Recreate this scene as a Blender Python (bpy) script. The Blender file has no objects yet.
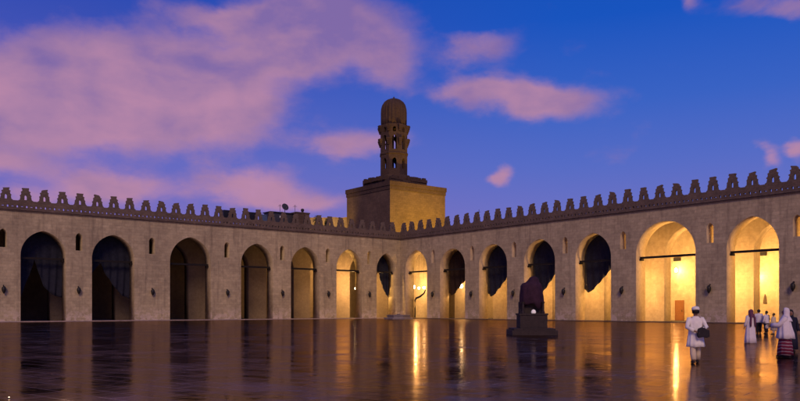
import bpy, bmesh, math, random
from mathutils import Vector, Matrix, noise
random.seed(7)
R = math.radians
SC = bpy.context.scene
COL = SC.collection

# ------------------------------------------------------------------ place geometry
F = 733.0; D = 130.0; H = 1.65; YH = 308.8
TH = math.atan2(585.0, F); S = math.sin(TH); C = math.cos(TH)

def solveR(x, n=0.0):
    k = (x-400)/F
    return (k*(D+S*n)-C*n)/(S+k*C)
def solveL(x, n=0.0):
    k = (400-x)/F
    return (k*(D+C*n)-S*n)/(C+k*S)
def YR(t, n=0): return D-C*t+S*n
def YL(t, n=0): return D-S*t+C*n
def zat(y, Y): return H+(YH-y)*Y/F
def gpt(x, y):                      # point on the paving
    Y = H*F/(y-YH); return Vector(((x-400)/F*Y, Y, 0))

# ------------------------------------------------------------------ tagging
def tag(o, label=None, cat=None, group=None, kind=None):
    if label: o['label'] = label
    if cat: o['category'] = cat
    if group: o['group'] = group
    if kind: o['kind'] = kind
    return o
def empty(name, loc=(0,0,0), rz=0, label=None, cat=None, group=None):
    o = bpy.data.objects.new(name, None); COL.objects.link(o)
    o.empty_display_size = .3
    o.location = loc; o.rotation_euler = (0,0,rz)
    return tag(o, label, cat, group)
def link(name, me, mat, parent=None, loc=(0,0,0), rz=0, smooth=False):
    me.name = name
    o = bpy.data.objects.new(name, me); COL.objects.link(o)
    if mat is not None:
        me.materials.clear(); me.materials.append(mat)
    o.parent = parent; o.location = loc; o.rotation_euler = (0,0,rz)
    if smooth:
        for p in me.polygons: p.use_smooth = True
    return o
def dup(o, parent=None, loc=None, rz=None):
    c = o.copy(); COL.objects.link(c)
    if parent is not None: c.parent = parent
    if loc is not None: c.location = loc
    if rz is not None: c.rotation_euler = (0,0,rz)
    for ch in o.children: dup(ch, c)
    return c

# ------------------------------------------------------------------ mesh helpers
class MB:
    def __init__(s): s.v=[]; s.f=[]
    def add(s, vs, fs):
        b=len(s.v); s.v += [tuple(v) for v in vs]; s.f += [tuple(b+i for i in f) for f in fs]
        return s
    def box(s, x0,x1,y0,y1,z0,z1):
        return s.add([(x0,y0,z0),(x1,y0,z0),(x1,y1,z0),(x0,y1,z0),(x0,y0,z1),(x1,y0,z1),(x1,y1,z1),(x0,y1,z1)],
              [(0,3,2,1),(4,5,6,7),(0,1,5,4),(1,2,6,5),(2,3,7,6),(3,0,4,7)])
    def lathe(s, prof, n=24, c=(0,0,0), flute=0, nfl=0, rot=0, sx=1, sy=1):
        rings=[]; vs=[]; fs=[]
        for (r,z) in prof:
            for i in range(n):
                a = rot+2*math.pi*i/n
                rr = r*(1+flute*math.cos(nfl*a)) if nfl else r
                vs.append((c[0]+sx*rr*math.cos(a), c[1]+sy*rr*math.sin(a), c[2]+z))
        m=len(prof)
        for j in range(m-1):
            for i in range(n):
                k=(i+1)%n
                fs.append((j*n+i, j*n+k, (j+1)*n+k, (j+1)*n+i))
        fs.append(tuple(reversed(range(n)))); fs.append(tuple((m-1)*n+i for i in range(n)))
        return s.add(vs, fs)
    def tube(s, pts, rs, n=10):
        pts=[Vector(p) for p in pts]; 
        if not hasattr(rs,'__len__'): rs=[rs]*len(pts)
        vs=[]; fs=[]
        up=Vector((0,0,1))
        for i,p in enumerate(pts):
            d=(pts[min(i+1,len(pts)-1)]-pts[max(i-1,0)]).normalized()
            a=d.cross(up)
            if a.length<.05: a=d.cross(Vector((1,0,0)))
            a.normalize(); b=d.cross(a)
            for k in range(n):
                t=2*math.pi*k/n
                vs.append(p+rs[i]*(a*math.cos(t)+b*math.sin(t)))
        for i in range(len(pts)-1):
            for k in range(n):
                q=(k+1)%n
                fs.append((i*n+k,i*n+q,(i+1)*n+q,(i+1)*n+k))
        fs.append(tuple(range(n))); fs.append(tuple(reversed([(len(pts)-1)*n+k for k in range(n)])))
        return s.add(vs,fs)
    def mesh(s, fix=True):
        me=bpy.data.meshes.new('mesh'); me.from_pydata(s.v,[],s.f)
        if fix:
            bm=bmesh.new(); bm.from_mesh(me); bmesh.ops.recalc_face_normals(bm,faces=bm.faces); bm.to_mesh(me); bm.free()
        me.update(); return me
    def build(s, name, mat, parent=None, loc=(0,0,0), rz=0, smooth=False):
        return link(name, s.mesh(), mat, parent, loc, rz, smooth)

def slab2d(loops, y0, y1):
    """fill outline (first loop) with holes in the x/z plane, thick from y0 to y1; a mesh"""
    cu=bpy.data.curves.new('c','CURVE'); cu.dimensions='2D'; cu.fill_mode='BOTH'; cu.extrude=(y1-y0)/2
    for lp in loops:
        sp=cu.splines.new('POLY'); sp.points.add(len(lp)-1); sp.use_cyclic_u=True
        for p,(x,z) in zip(sp.points,lp): p.co=(x,z,0,1)
    o=bpy.data.objects.new('tmpc',cu); COL.objects.link(o)
    dg=bpy.context.evaluated_depsgraph_get()
    me=bpy.data.meshes.new_from_object(o.evaluated_get(dg))
    bpy.data.objects.remove(o); bpy.data.curves.remove(cu)
    ym=(y0+y1)/2
    for v in me.vertices:
        x,z,e=v.co; v.co=(x, ym+e, z)
    bm=bmesh.new(); bm.from_mesh(me); bmesh.ops.remove_doubles(bm,verts=bm.verts,dist=1e-4)
    bmesh.ops.recalc_face_normals(bm,faces=bm.faces); bm.to_mesh(me); bm.free()
    me.materials.clear()
    return me
def join(meshes):
    mb=MB()
    for me in meshes:
        mb.add([v.co[:] for v in me.vertices],[tuple(p.vertices) for p in me.polygons])
    return mb.mesh()

def arch(x0,x1,zs,za,n=14):
    """points of a (slightly pointed) arch from (x0,zs) over the apex to (x1,zs)"""
    a=(x1-x0)/2; r=za-zs; m=(x0+x1)/2; pts=[]
    if r>a*1.001:
        rad=(a*a+r*r)/(2*a); an=math.asin(r/rad)
        L=[(x0+rad-rad*math.cos(an*i/n), zs+rad*math.sin(an*i/n)) for i in range(n+1)]
    else:
        L=[(m-a*math.cos(math.pi/2*i/n), zs+r*math.sin(math.pi/2*i/n)) for i in range(n+1)]
    return L+[(2*m-x,z) for x,z in reversed(L[:-1])]

# ------------------------------------------------------------------ materials
def mat(name, rough=.8, spec=.3):
    m=bpy.data.materials.new(name); m.use_nodes=True
    nt=m.node_tree; b=nt.nodes['Principled BSDF']
    b.inputs['Roughness'].default_value=rough; b.inputs['Specular IOR Level'].default_value=spec
    return m, nt, b
def N(nt, typ, **kw):
    n=nt.nodes.new(typ)
    for k,v in kw.items():
        if k in n.inputs: n.inputs[k].default_value=v
        else: setattr(n,k,v)
    return n
def ramp(nt, fac, stops):
    r=nt.nodes.new('ShaderNodeValToRGB'); nt.links.new(fac, r.inputs[0])
    e=r.color_ramp.elements
    while len(e)<len(stops): e.new(.5)
    for el,(p,c) in zip(e,stops):
        el.position=p; el.color=(*c,1) if len(c)==3 else c
    return r.outputs[0]
def mixc(nt, fac, a, b, mode='MIX'):
    m=nt.nodes.new('ShaderNodeMix'); m.data_type='RGBA'; m.blend_type=mode
    for s,v in ((0,fac),(6,a),(7,b)):
        if hasattr(v,'links'): nt.links.new(v,m.inputs[s])
        else: m.inputs[s].default_value = v if s==0 else (*v,1)
    return m.outputs[2]
def math_(nt, op, a, b=None, c=None, clamp=False):
    m=nt.nodes.new('ShaderNodeMath'); m.operation=op; m.use_clamp=clamp
    for i,v in enumerate((a,b,c)):
        if v is None: continue
        if hasattr(v,'links'): nt.links.new(v,m.inputs[i])
        else: m.inputs[i].default_value=v
    return m.outputs[0]
def noise_(nt, vec, scale, detail=5, rough=.6, dist=0):
    n=N(nt,'ShaderNodeTexNoise'); n.inputs['Scale'].default_value=scale; n.inputs['Detail'].default_value=detail
    n.inputs['Roughness'].default_value=rough; n.inputs['Distortion'].default_value=dist
    nt.links.new(vec,n.inputs['Vector']); return n.outputs['Fac']
def bump_(nt, b, h, dist=.02, st=.6):
    n=nt.nodes.new('ShaderNodeBump'); n.inputs['Strength'].default_value=st; n.inputs['Distance'].default_value=dist
    nt.links.new(h,n.inputs['Height']); nt.links.new(n.outputs[0],b.inputs['Normal'])

def masonry(name, base, joint_w=.012, bw=.75, bh=.36, var=.22, stain=(.09,.065,.055), salt=None, rough=.88, amt=1.0):
    m,nt,b=mat(name,rough,.2)
    tc=nt.nodes.new('ShaderNodeTexCoord'); sp=nt.nodes.new('ShaderNodeSeparateXYZ'); nt.links.new(tc.outputs['Object'],sp.inputs[0])
    cb=nt.nodes.new('ShaderNodeCombineXYZ'); nt.links.new(math_(nt,'ADD',sp.outputs[0],sp.outputs[1]),cb.inputs[0]); nt.links.new(sp.outputs[2],cb.inputs[1])
    br=nt.nodes.new('ShaderNodeTexBrick'); nt.links.new(cb.outputs[0],br.inputs['Vector'])
    lo=tuple(c*(1-var) for c in base); hi=tuple(min(1,c*(1+var*.7)) for c in base)
    br.inputs['Color1'].default_value=(*lo,1); br.inputs['Color2'].default_value=(*hi,1); br.inputs['Mortar'].default_value=(*[c*.55 for c in base],1)
    br.inputs['Scale'].default_value=1; br.inputs['Mortar Size'].default_value=joint_w; br.inputs['Mortar Smooth'].default_value=.4
    br.inputs['Brick Width'].default_value=bw; br.inputs['Row Height'].default_value=bh
    big=noise_(nt,tc.outputs['Object'],.22,6,.62); fine=noise_(nt,tc.outputs['Object'],2.3,8,.7)
    mp=nt.nodes.new('ShaderNodeMapping'); mp.inputs['Scale'].default_value=(1.1,1.1,.1); nt.links.new(tc.outputs['Object'],mp.inputs[0])
    streak=noise_(nt,mp.outputs[0],1.3,6,.65)
    c=mixc(nt,.45*amt,base,br.outputs[0])
    patch=noise_(nt,tc.outputs['Object'],.55,3,.5,1.5)
    c=mixc(nt,ramp(nt,patch,[(.60,(0,0,0)),(.64,(.25,.25,.25))]),c,tuple(min(1,q*1.2) for q in base))
    c=mixc(nt,1,c,ramp(nt,big,[(.3,(.72,.70,.70)),(.7,(1.12,1.1,1.06))]),'MULTIPLY')
    c=mixc(nt,1,c,ramp(nt,fine,[(.25,(.74,.73,.72)),(.75,(1.16,1.16,1.15))]),'MULTIPLY')
    c=mixc(nt,ramp(nt,streak,[(.52,(0,0,0)),(.75,(.6,.6,.6))]),c,stain)
    if salt:
        z=math_(nt,'MULTIPLY_ADD',sp.outputs[2],-.5,1.0)
        k=math_(nt,'MULTIPLY',math_(nt,'ADD',z,math_(nt,'SUBTRACT',fine,.5)),math_(nt,'GREATER_THAN',noise_(nt,tc.outputs['Object'],1.1,8,.75),.5),clamp=True)
        c=mixc(nt,math_(nt,'MULTIPLY',k,.75,clamp=True),c,salt)
    nt.links.new(c,b.inputs['Base Color'])
    hgt=math_(nt,'ADD',math_(nt,'MULTIPLY',br.outputs['Fac'],-.5),fine)
    bump_(nt,b,hgt,.03,.7)
    return m

def simple(name, col, rough=.7, spec=.3, var=.25, scale=6, bump=.01, metal=0, emit=None):
    m,nt,b=mat(name,rough,spec); b.inputs['Metallic'].default_value=metal
    tc=nt.nodes.new('ShaderNodeTexCoord')
    f=noise_(nt,tc.outputs['Object'],scale,6,.65)
    nt.links.new(ramp(nt,f,[(.25,tuple(c*(1-var) for c in col)),(.75,tuple(min(1,c*(1+var)) for c in col))]),b.inputs['Base Color'])
    if bump: bump_(nt,b,f,bump,.6)
    if emit:
        b.inputs['Emission Color'].default_value=(*emit[0],1); b.inputs['Emission Strength'].default_value=emit[1]
    return m

M={}
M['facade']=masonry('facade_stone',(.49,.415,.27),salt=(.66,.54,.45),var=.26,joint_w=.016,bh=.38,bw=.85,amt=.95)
M['jamb']=masonry('jamb_plaster',(.58,.47,.32),joint_w=.006,var=.1,amt=.3,stain=(.40,.30,.2))
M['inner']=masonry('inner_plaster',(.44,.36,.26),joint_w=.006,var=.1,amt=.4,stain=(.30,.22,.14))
M['coping']=masonry('coping_stone',(.17,.128,.104),bw=.5,bh=.25,var=.3)  # parapet shade above the court light is put into this colour
M['merlon']=masonry('merlon_stone',(.17,.132,.108),bw=.4,bh=.25,var=.3)  # darker than the facade: shade above the court light, set as colour
M['inner_shaded']=masonry('inner_plaster_shaded',(.23,.185,.15),joint_w=.006,var=.1,amt=.4,stain=(.15,.12,.10))  # shaded copy of the inner plaster, the left wing's dimness in its colour
M['tower']=masonry('tower_stone',(.14,.095,.066),bw=.9,bh=.45,joint_w=.02,var=.28)  # tower stands outside the court light; that shade is put into the colour
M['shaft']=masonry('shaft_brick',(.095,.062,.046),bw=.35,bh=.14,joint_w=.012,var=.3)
M['timber']=simple('dark_timber',(.010,.007,.006),.7,.3,.3,9)
M['iron']=simple('black_iron',(.012,.011,.012),.5,.4,.3,12)
M['cloth']=simple('navy_cloth',(.016,.018,.034),.85,.2,.4,3)
M['cloth_brown']=simple('brown_cloth',(.035,.022,.016),.9,.1,.3,5)
M['cloth_purple']=simple('purple_cloth',(.040,.018,.034),.88,.15,.45,3,.03)
M['door']=simple('orange_door',(.19,.075,.025),.5,.3,.2,8)
M['metal']=simple('grey_metal',(.06,.06,.065),.5,.4,.3,6,metal=.3)
M['roof']=simple('roof_screed',(.14,.115,.10),.9,.2,.3,1)
M['basin']=simple('basin_stone',(.17,.145,.16),.55,.4,.25,3)
M['monument']=simple('monument_stone',(.030,.021,.022),.7,.3,.4,4,.02)
M['white']=simple('white_cloth',(.82,.80,.77),.85,.2,.1,10)
M['cream']=simple('cream_cloth',(.62,.52,.38),.85,.2,.1,10)
M['lilac']=simple('lilac_cloth',(.70,.65,.70),.85,.2,.1,10)
M['darkcloth']=simple('charcoal_cloth',(.025,.022,.028),.85,.2,.2,10)
M['navy']=simple('navy_garment',(.015,.016,.035),.85,.2,.2,10)
M['scarf']=simple('plum_scarf',(.14,.05,.09),.85,.2,.2,10)
M['skin']=simple('skin',(.24,.125,.075),.55,.4,.1,20,0)
M['hair']=simple('hair',(.012,.009,.008),.6,.3,.2,40)
M['leather']=simple('black_leather',(.012,.010,.012),.4,.5,.2,20)
M['eye']=simple('eye_dark',(.02,.015,.012),.3,.5,.1,20,0)
M['glow']=simple('lamp_glass',(.8,.7,.5),.3,.3,0,1,0,0,((1.0,.78,.42),26))
M['glow_dim']=simple('globe_glass',(.80,.76,.76),.3,.4,.05,1,0,0,((1,.86,.80),.22))
M['leaf']=simple('dark_leaf',(.035,.05,.025),.7,.2,.4,5)
M['bark']=simple('bark',(.08,.055,.04),.9,.2,.3,8)
M['city']=masonry('ochre_render',(.40,.30,.17),bw=.5,bh=.25)

# striped skirt
m,nt,b=mat('striped_skirt',.85,.2)
tc=nt.nodes.new('ShaderNodeTexCoord'); sp=nt.nodes.new('ShaderNodeSeparateXYZ'); nt.links.new(tc.outputs['Object'],sp.inputs[0])
w=math_(nt,'ADD',sp.outputs[2],math_(nt,'MULTIPLY',noise_(nt,tc.outputs['Object'],3,2),.08))
w=math_(nt,'ADD',w,math_(nt,'MULTIPLY',sp.outputs[0],.22))
fr=math_(nt,'FRACT',math_(nt,'MULTIPLY',w,8.5))
nt.links.new(ramp(nt,fr,[(.0,(.15,.015,.045)),(.55,(.15,.015,.045)),(.66,(.36,.26,.31)),(.80,(.36,.26,.31)),(.9,(.05,.01,.03)),(1,(.05,.01,.03))]),b.inputs['Base Color'])
M['skirt']=m

# polished paving
m,nt,b=mat('polished_marble_paving',.2,.2)
tc=nt.nodes.new('ShaderNodeTexCoord')
mp=nt.nodes.new('ShaderNodeMapping'); mp.inputs['Rotation'].default_value=(0,0,TH); nt.links.new(tc.outputs['Object'],mp.inputs[0])
br=nt.nodes.new('ShaderNodeTexBrick'); nt.links.new(mp.outputs[0],br.inputs['Vector'])
br.inputs['Color1'].default_value=(.072,.047,.037,1); br.inputs['Color2'].default_value=(.145,.098,.076,1); br.inputs['Mortar'].default_value=(.020,.013,.013,1)
br.inputs['Scale'].default_value=1; br.inputs['Mortar Size'].default_value=.014; br.inputs['Mortar Smooth'].default_value=.3; br.inputs['Brick Width'].default_value=1.2; br.inputs['Row Height'].default_value=.6
br.inputs['Bias'].default_value=-.2
vein=noise_(nt,mp.outputs[0],.9,9,.7,1.2); big=noise_(nt,mp.outputs[0],.12,5,.6,.6); fine=noise_(nt,mp.outputs[0],14,4,.6)
c=mixc(nt,1,br.outputs[0],ramp(nt,vein,[(.3,(.6,.58,.62)),(.5,(1,1,1)),(.68,(1.5,1.4,1.3))]),'MULTIPLY')
c=mixc(nt,1,c,ramp(nt,big,[(.35,(.7,.66,.72)),(.65,(1.25,1.15,1.1))]),'MULTIPLY')
nt.links.new(c,b.inputs['Base Color'])
bw_=nt.nodes.new('ShaderNodeTexBrick'); nt.links.new(mp.outputs[0],bw_.inputs['Vector'])
bw_.inputs['Color1'].default_value=(0,0,0,1); bw_.inputs['Color2'].default_value=(1,1,1,1); bw_.inputs['Mortar'].default_value=(1,1,1,1)
bw_.inputs['Scale'].default_value=1; bw_.inputs['Mortar Size'].default_value=.014; bw_.inputs['Brick Width'].default_value=1.2; bw_.inputs['Row Height'].default_value=.6
worn=noise_(nt,mp.outputs[0],.35,8,.68,.8)
rr_=math_(nt,'ADD',math_(nt,'MULTIPLY',bw_.outputs[0],.045),math_(nt,'ADD',math_(nt,'MULTIPLY',br.outputs['Fac'],.09),.05))
nt.links.new(math_(nt,'ADD',rr_,ramp(nt,worn,[(.35,(0,0,0)),(.5,(.06,.06,.06)),(.68,(.13,.13,.13))])),b.inputs['Roughness'])
wav=noise_(nt,mp.outputs[0],1.7,3,.5)
hh=math_(nt,'ADD',math_(nt,'MULTIPLY',br.outputs['Fac'],-.5),math_(nt,'ADD',math_(nt,'MULTIPLY',wav,1.6),math_(nt,'MULTIPLY',bw_.outputs[0],.3)))
bump_(nt,b,hh,.006,.8)
b.inputs['Specular IOR Level'].default_value=0
gl=nt.nodes.new('ShaderNodeBsdfGlossy'); gl.inputs['Color'].default_value=(.47,.37,.30,1)
fr=nt.nodes.new('ShaderNodeFresnel'); fr.inputs['IOR'].default_value=1.24
ms=nt.nodes.new('ShaderNodeMixShader'); nt.links.new(fr.outputs[0],ms.inputs[0]); nt.links.new(b.outputs[0],ms.inputs[1]); nt.links.new(gl.outputs[0],ms.inputs[2])
for l_ in list(b.inputs['Roughness'].links): nt.links.new(l_.from_socket,gl.inputs['Roughness'])
for l_ in list(b.inputs['Normal'].links): nt.links.new(l_.from_socket,gl.inputs['Normal'])
nt.links.new(ms.outputs[0],nt.nodes['Material Output'].inputs[0])
M['paving']=m
M['ground']=simple('city_ground',(.10,.085,.075),.95,.1,.3,.2)
M['curb']=simple('pale_kerb_stone',(.36,.29,.26),.7,.3,.3,2)

# ------------------------------------------------------------------ ground
g=MB(); g.add([(-3000,-3000,-.03),(3000,-3000,-.03),(3000,3000,-.03),(-3000,3000,-.03)],[(0,1,2,3)])
tag(g.build('ground',M['ground']),kind='structure')
def wR(t,n): return (S*t+C*n, D-C*t+S*n)
def wL(t,n): return (-C*t-S*n, D-S*t+C*n)
BK=17.0
pts=[(0,D), wR(150,0), None, wL(150,0)]
pr=wR(150,0); pl=wL(150,0)
g=MB(); g.add([(0,D+3,0),(pr[0]+3,pr[1],0),(pr[0]-95,pr[1]-110,0),(pl[0]+30,pl[1]-90,0),(pl[0]-3,pl[1],0)],[(0,1,2,3,4)])
g.build('courtyard_floor',M['paving'])['kind']='structure'

# ------------------------------------------------------------------ arcade wings
ARL=[(60.93,55.58,11.60),(52.34,46.75,11.63),(41.74,35.60,12.0),(30.75,25.32,11.67),(22.11,16.79,11.6),(13.48,8.28,11.7),(5.15,1.0,11.35)]
ARR=[(1.5,7.34,11.8),(10.64,16.63,11.45),(19.79,25.72,11.57),(29.09,34.84,11.65),(38.38,44.09,11.76),(47.81,55.82,12.37),(59.58,65.39,11.93)]
NL=[62.9,53.97,44.31,33.03,23.64,15.15,6.7]
NR=[8.88,18.23,27.13,36.59,45.9,57.61,67.24]
# further bays, seen when stepping aside
ARLx=[(70.5+9.4*i,65.0+9.4*i,11.6) for i in range(6)]; ARRx=[(69.4+9.3*i,75.2+9.3*i,11.8) for i in range(6)]
NL=NL+[72.2+9.4*i for i in range(6)]; NR=NR+[76.9+9.3*i for i in range(6)]
SPR=8.4; WT=14.0; TK=2.0

def wing(name, sg, arches, niches, end, row2, back, label):
    rz = math.atan2(-C,S) if sg>0 else math.atan2(S,C)
    w=empty(name,(0,D,0),rz,label,'arcade',None)
    def X(t): return sg*t
    def span(a,b): return (min(X(a),X(b)),max(X(a),X(b)))
    A=sorted([span(a,b)+(za,) for a,b,za in arches])
    x0,x1=sorted((X(0),X(end)))
    def outline(x0,x1,top,A,floor=0):
        o=[(x0,floor)]
        for a,b,za in A:
            o+= [(a,floor)]+arch(a,b,SPR,za)+[(b,floor)]
        return o+[(x1,floor),(x1,top),(x0,top)]
    holes=[]
    for t in niches:
        xc=X(t); holes.append([(xc-.42,9.3),(xc+.42,9.3)]+[(p,q) for p,q in reversed(arch(xc-.42,xc+.42,11.0,11.62,6))])
    # front wall; butt joint at the corner
    if sg>0: fx0,fx1=0.0,end
    else: fx0,fx1=-end,0.0
    if sg<0: fx1=TK
    wo=link('wall',slab2d([outline(fx0,fx1,WT,A)]+holes,0,TK),M['facade'],w)
    if sg>0:                           # the reveals and the hidden side are plastered
        wo.data.materials.append(M['jamb'])
        for p in wo.data.polygons:
            if p.normal.y>.5 or (abs(p.normal.y)<.5 and p.center.z<12.6 and 1<p.center.x<end-1): p.material_index=1
    # second row of arches
    ex=row2
    if sg>0: me=slab2d([outline(-row2+.0,end,13.4,A)],row2,row2+1.6)
    else: me=slab2d([outline(-end,row2-.01,13.4,A)],row2,row2+1.6)
    link('inner_arch_row',me,M['inner'] if sg>0 else M['inner_shaded'],w)
    # plaster lining of the jambs and of the hidden side of the front wall
    lin=[]
    for a,b,za in A:
        o=[(a,.0)]+arch(a,b,SPR,za)+[(b,.0)]
        i=[(a+.004,.0)]+arch(a+.004,b-.004,SPR,za-.004)+[(b-.004,.0)]
    # back wall and closing end
    mb=MB()
    if sg>0: mb.box(-back,end,back,back+.8,0,13.4)
    else: mb.box(-end,back-.01,back,back+.8,0,13.4)
    mb.build('back_wall',M['inner'] if sg>0 else M['inner_shaded'],w)
    mb=MB()
    e0,e1=(end,end+.8) if sg>0 else (-end-.8,-end)
    mb.box(e0,e1,0,back+.8,0,WT); mb.build('end_wall',M['facade'],w)
    # roof
    mb=MB()
    if sg>0: mb.box(.0,end,TK+.003,back+.8,13.4,13.85)
    else: mb.box(-end,back+.8,TK+.003,back+.8,13.4,13.85)
    mb.build('roof',M['roof'],w)
    # ceiling beams of timber (every 1.3 m)
    mb=MB(); k=x0+.6
    while k<x1: mb.box(k,k+.22,TK+.01,row2-.01,13.1,13.395); k+=1.3
    mb.build('ceiling_joists',M['timber'],w)
    # arcade floor and pale kerb
    mb=MB()
    if sg>0: mb.box(.55,end,-.55,0.0,0,.11)
    else: mb.box(-end,-.0,-.55,0.0,0,.11)
    mb.build('kerb',M['curb'] if sg<0 else M['coping'],w)
    # tie beams
    for a,b,za in A:
        t=MB(); t.box(a-.0,b+.0,.87,1.13,7.99,8.25); t.box(a,a+.35,.75,1.25,7.74,7.987); t.box(b-.35,b,.75,1.25,7.74,7.987)
        t.build('tie_beam',M['timber'],w)
    # cornice, pierced parapet, merlons
    mb=MB(); fx=(fx0,fx1) 
    c0,c1=(0.243,end) if sg>0 else (-end,.55)
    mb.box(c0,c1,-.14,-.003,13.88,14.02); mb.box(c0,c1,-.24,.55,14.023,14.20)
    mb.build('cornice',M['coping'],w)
    c0,c1=(0.003,end) if sg>0 else (-end,.34)
    pitch=2.28/4 if sg>0 else 2.175/4
    hs=[]; i=0; k=(c0 if sg>0 else c0)+.4
    while k+.5<c1:
        if i%2==0: hs.append([(k+.15,14.36),(k+.37,14.36),(k+.37,14.64),(k+.15,14.64)])
        else: hs.append([(k+.11,14.46),(k+.41,14.46),(k+.41,14.56),(k+.11,14.56)])
        k+=pitch; i+=1
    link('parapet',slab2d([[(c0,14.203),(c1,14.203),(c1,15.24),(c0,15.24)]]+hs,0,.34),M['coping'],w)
    prof=[(.80,0),(.78,.08),(.64,.15),(.56,.55),(.62,.57),(.61,.68),(.50,.74),(.45,1.0),(.51,1.02),(.50,1.13),(.36,1.18),(.31,1.38),(.38,1.40),(.38,1.55)]
    rg=random.Random(11+sg); variants=[]
    for q in range(7):
        jit=lambda p,a: (p[0]+rg.uniform(-a,a), max(0,p[1]*1.05+(rg.uniform(-a,a) if p[1]>0 else 0)))
        Rr=[jit(p,.028) for p in prof]; Ll=[(-x,z) for x,z in [jit(p,.028) for p in reversed(prof)]]
        if q%3==1: Rr=Rr[:-2]+[(Rr[-2][0]-.08,Rr[-2][1]-.05),(Rr[-1][0]-.2,Rr[-1][1]-.08)]
        if q%3==2: Ll=[(Ll[0][0]+.16,Ll[0][1]-.12)]+Ll[1:]
        hole=[(-.15,.12),(.15,.12)]+list(reversed(arch(-.15,.15,.5,.72,4)))
        variants.append(slab2d([Rr+Ll,hole],.02,.32))
    if sg>0: ts=[.85+2.282*i for i in range(int((end-.85)/2.282)+1)]
    else: ts=[62.51+2.175*i for i in range(int((end-63)/2.175),-29,-1)]
    firsts={}
    for t in ts:
        if t<.6: continue
        loc=(X(t)+random.uniform(-.05,.05),random.uniform(-.02,.02),15.242)
        q=rg.randrange(7)
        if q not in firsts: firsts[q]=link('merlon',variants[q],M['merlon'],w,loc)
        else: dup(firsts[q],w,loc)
    for o in [c for c in w.children if c.name.startswith('merlon')]:
        sc=random.uniform(.95,1.04); o.scale=(random.uniform(.95,1.05),1,sc); o.rotation_euler=(0,random.uniform(-.02,.02),random.uniform(-.02,.02))
    return w

AL=ARL+ARLx; AR=ARR+ARRx
wingL=wing('arcade_wing',-1,AL,NL,125,8.2,18,'long unlit stone arcade with crenellated parapet, left of the corner')
wingR=wing('arcade_wing',1,AR,NR,127,6.4,15,'long stone arcade with crenellated parapet, lit gold inside, right of the corner')

# back-wall door of the lit wing
def rw(x,y,n):                       # local (x,n,z) on the right wing for a sight line
    t=solveR(x,n); return t, zat(y,YR(t,n))
td0,_=rw(676,310,15); td1,_=rw(683.5,310,15)
mb=MB(); mb.box(td0,td1,14.93,14.997,.0,2.75); mb.box(td0-.12,td0,14.9,14.997,0,2.87); mb.box(td1,td1+.12,14.9,14.997,0,2.87); mb.box(td0,td1,14.9,14.997,2.753,2.87)
d=mb.build('door',M['door'],wingR)
mb=MB(); mb.box(td1-.22,td1-.16,14.86,14.925,1.25,1.5); mb.build('handle',M['iron'],d)

# ------------------------------------------------------------------ curtains
def curtain(wingo, sg, a, b, za, n, bot, name, label, cm, cols=110, rows=16, topfrac=1):
    lo,hi=min(sg*a,sg*b),max(sg*a,sg*b)
    lo-=.22; hi+=.22
    mid=(lo+hi)/2
    ap=arch(lo,hi,SPR,za+.25,24)
    def ztop(x):
        for (x0,z0),(x1,z1) in zip(ap,ap[1:]):
            if x0<=x<=x1: return z0+(z1-z0)*(x-x0)/max(1e-6,x1-x0)
        return SPR
    vs=[];fs=[]
    for i in range(cols+1):
        u=i/cols; x=lo+(hi-lo)*u
        zt=ztop(x); zb=min(bot(u),zt-.05)
        for j in range(rows+1):
            v=j/rows; z=zt+(zb-zt)*v
            d=.09*v**.6*math.sin(u*38+1.6*math.sin(v*3+u*4))+.02*math.sin(u*85+v*5)*v
            zz=z+(.04*math.sin(u*38)*v**4 if zb<zt-.5 else 0)
            vs.append((x, n+d, zz))
    k=rows+1
    for i in range(cols):
        for j in range(rows):
            fs.append((i*k+j,(i+1)*k+j,(i+1)*k+j+1,i*k+j+1))
    m_=len(vs)
    mb=MB(); mb.add(vs,fs); mb.add([(x,y+.03,z) for x,y,z in vs],[tuple(reversed(f)) for f in fs])
    # rim
    rim=[i*k for i in range(cols+1)]+[cols*k+j for j in range(1,rows+1)]+[i*k+rows for i in range(cols-1,-1,-1)]+[j for j in range(rows-1,0,-1)]
    for p,q in zip(rim,rim[1:]+rim[:1]): mb.f.append((p,q,q+m_,p+m_))
    me=mb.mesh()
    W=wingo
    o=link(name,me,cm,None,(0,D,0),W.rotation_euler[2],True)
    tag(o,label,'curtain','dark curtains hung in the arches')
    return o
def lerp(pts):
    def f(u):
        for (u0,z0),(u1,z1) in zip(pts,pts[1:]):
            if u<=u1: return z0+(z1-z0)*(u-u0)/(u1-u0)
        return pts[-1][1]
    return f
# left wing: u runs from left to right in the photograph
curtain(wingL,-1,*ARL[0],2.13,lerp([(0,2.1),(.12,3.3),(.3,6.2),(.40,8.0),(.46,6.6),(.58,4.6),(.72,3.7),(.88,3.2),(1,3.2)]),'arch_curtain','navy curtain parted in an upside-down V in the leftmost arch',M['cloth'])
curtain(wingL,-1,*ARL[1],2.13,lerp([(0,5.4),(.15,6.6),(.32,7.9),(.42,6.5),(.6,4.9),(.8,3.5),(.95,3.1),(1,3.2)]),'arch_curtain','navy curtain parted in an upside-down V in the second arch from the left',M['cloth'])
curtain(wingL,-1,*ARL[6],2.13,lerp([(0,3.0),(.25,5.2),(.38,7.2),(.46,8.3),(.56,6.9),(.7,5.3),(.85,4.2),(1,3.5)]),'arch_curtain','dark curtain over gold light in the last arch left of the corner',M['cloth'])
sgl=lambda a,b,e: lerp([(0,a+.5),(.08,a+.1),(.13,a),(.2,a+.15),(.30,a+(b-a)*.16),(.42,a+(b-a)*.32),(.55,a+(b-a)*.50),(.68,a+(b-a)*.69),(.8,a+(b-a)*.87),(.90,b),(1,e)])
curtain(wingR,1,*ARR[1],2.13,sgl(3.9,8.0,8.3),'arch_curtain','thin brown curtain gathered to a point in the second arch right of the corner',M['cloth_brown'])
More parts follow.
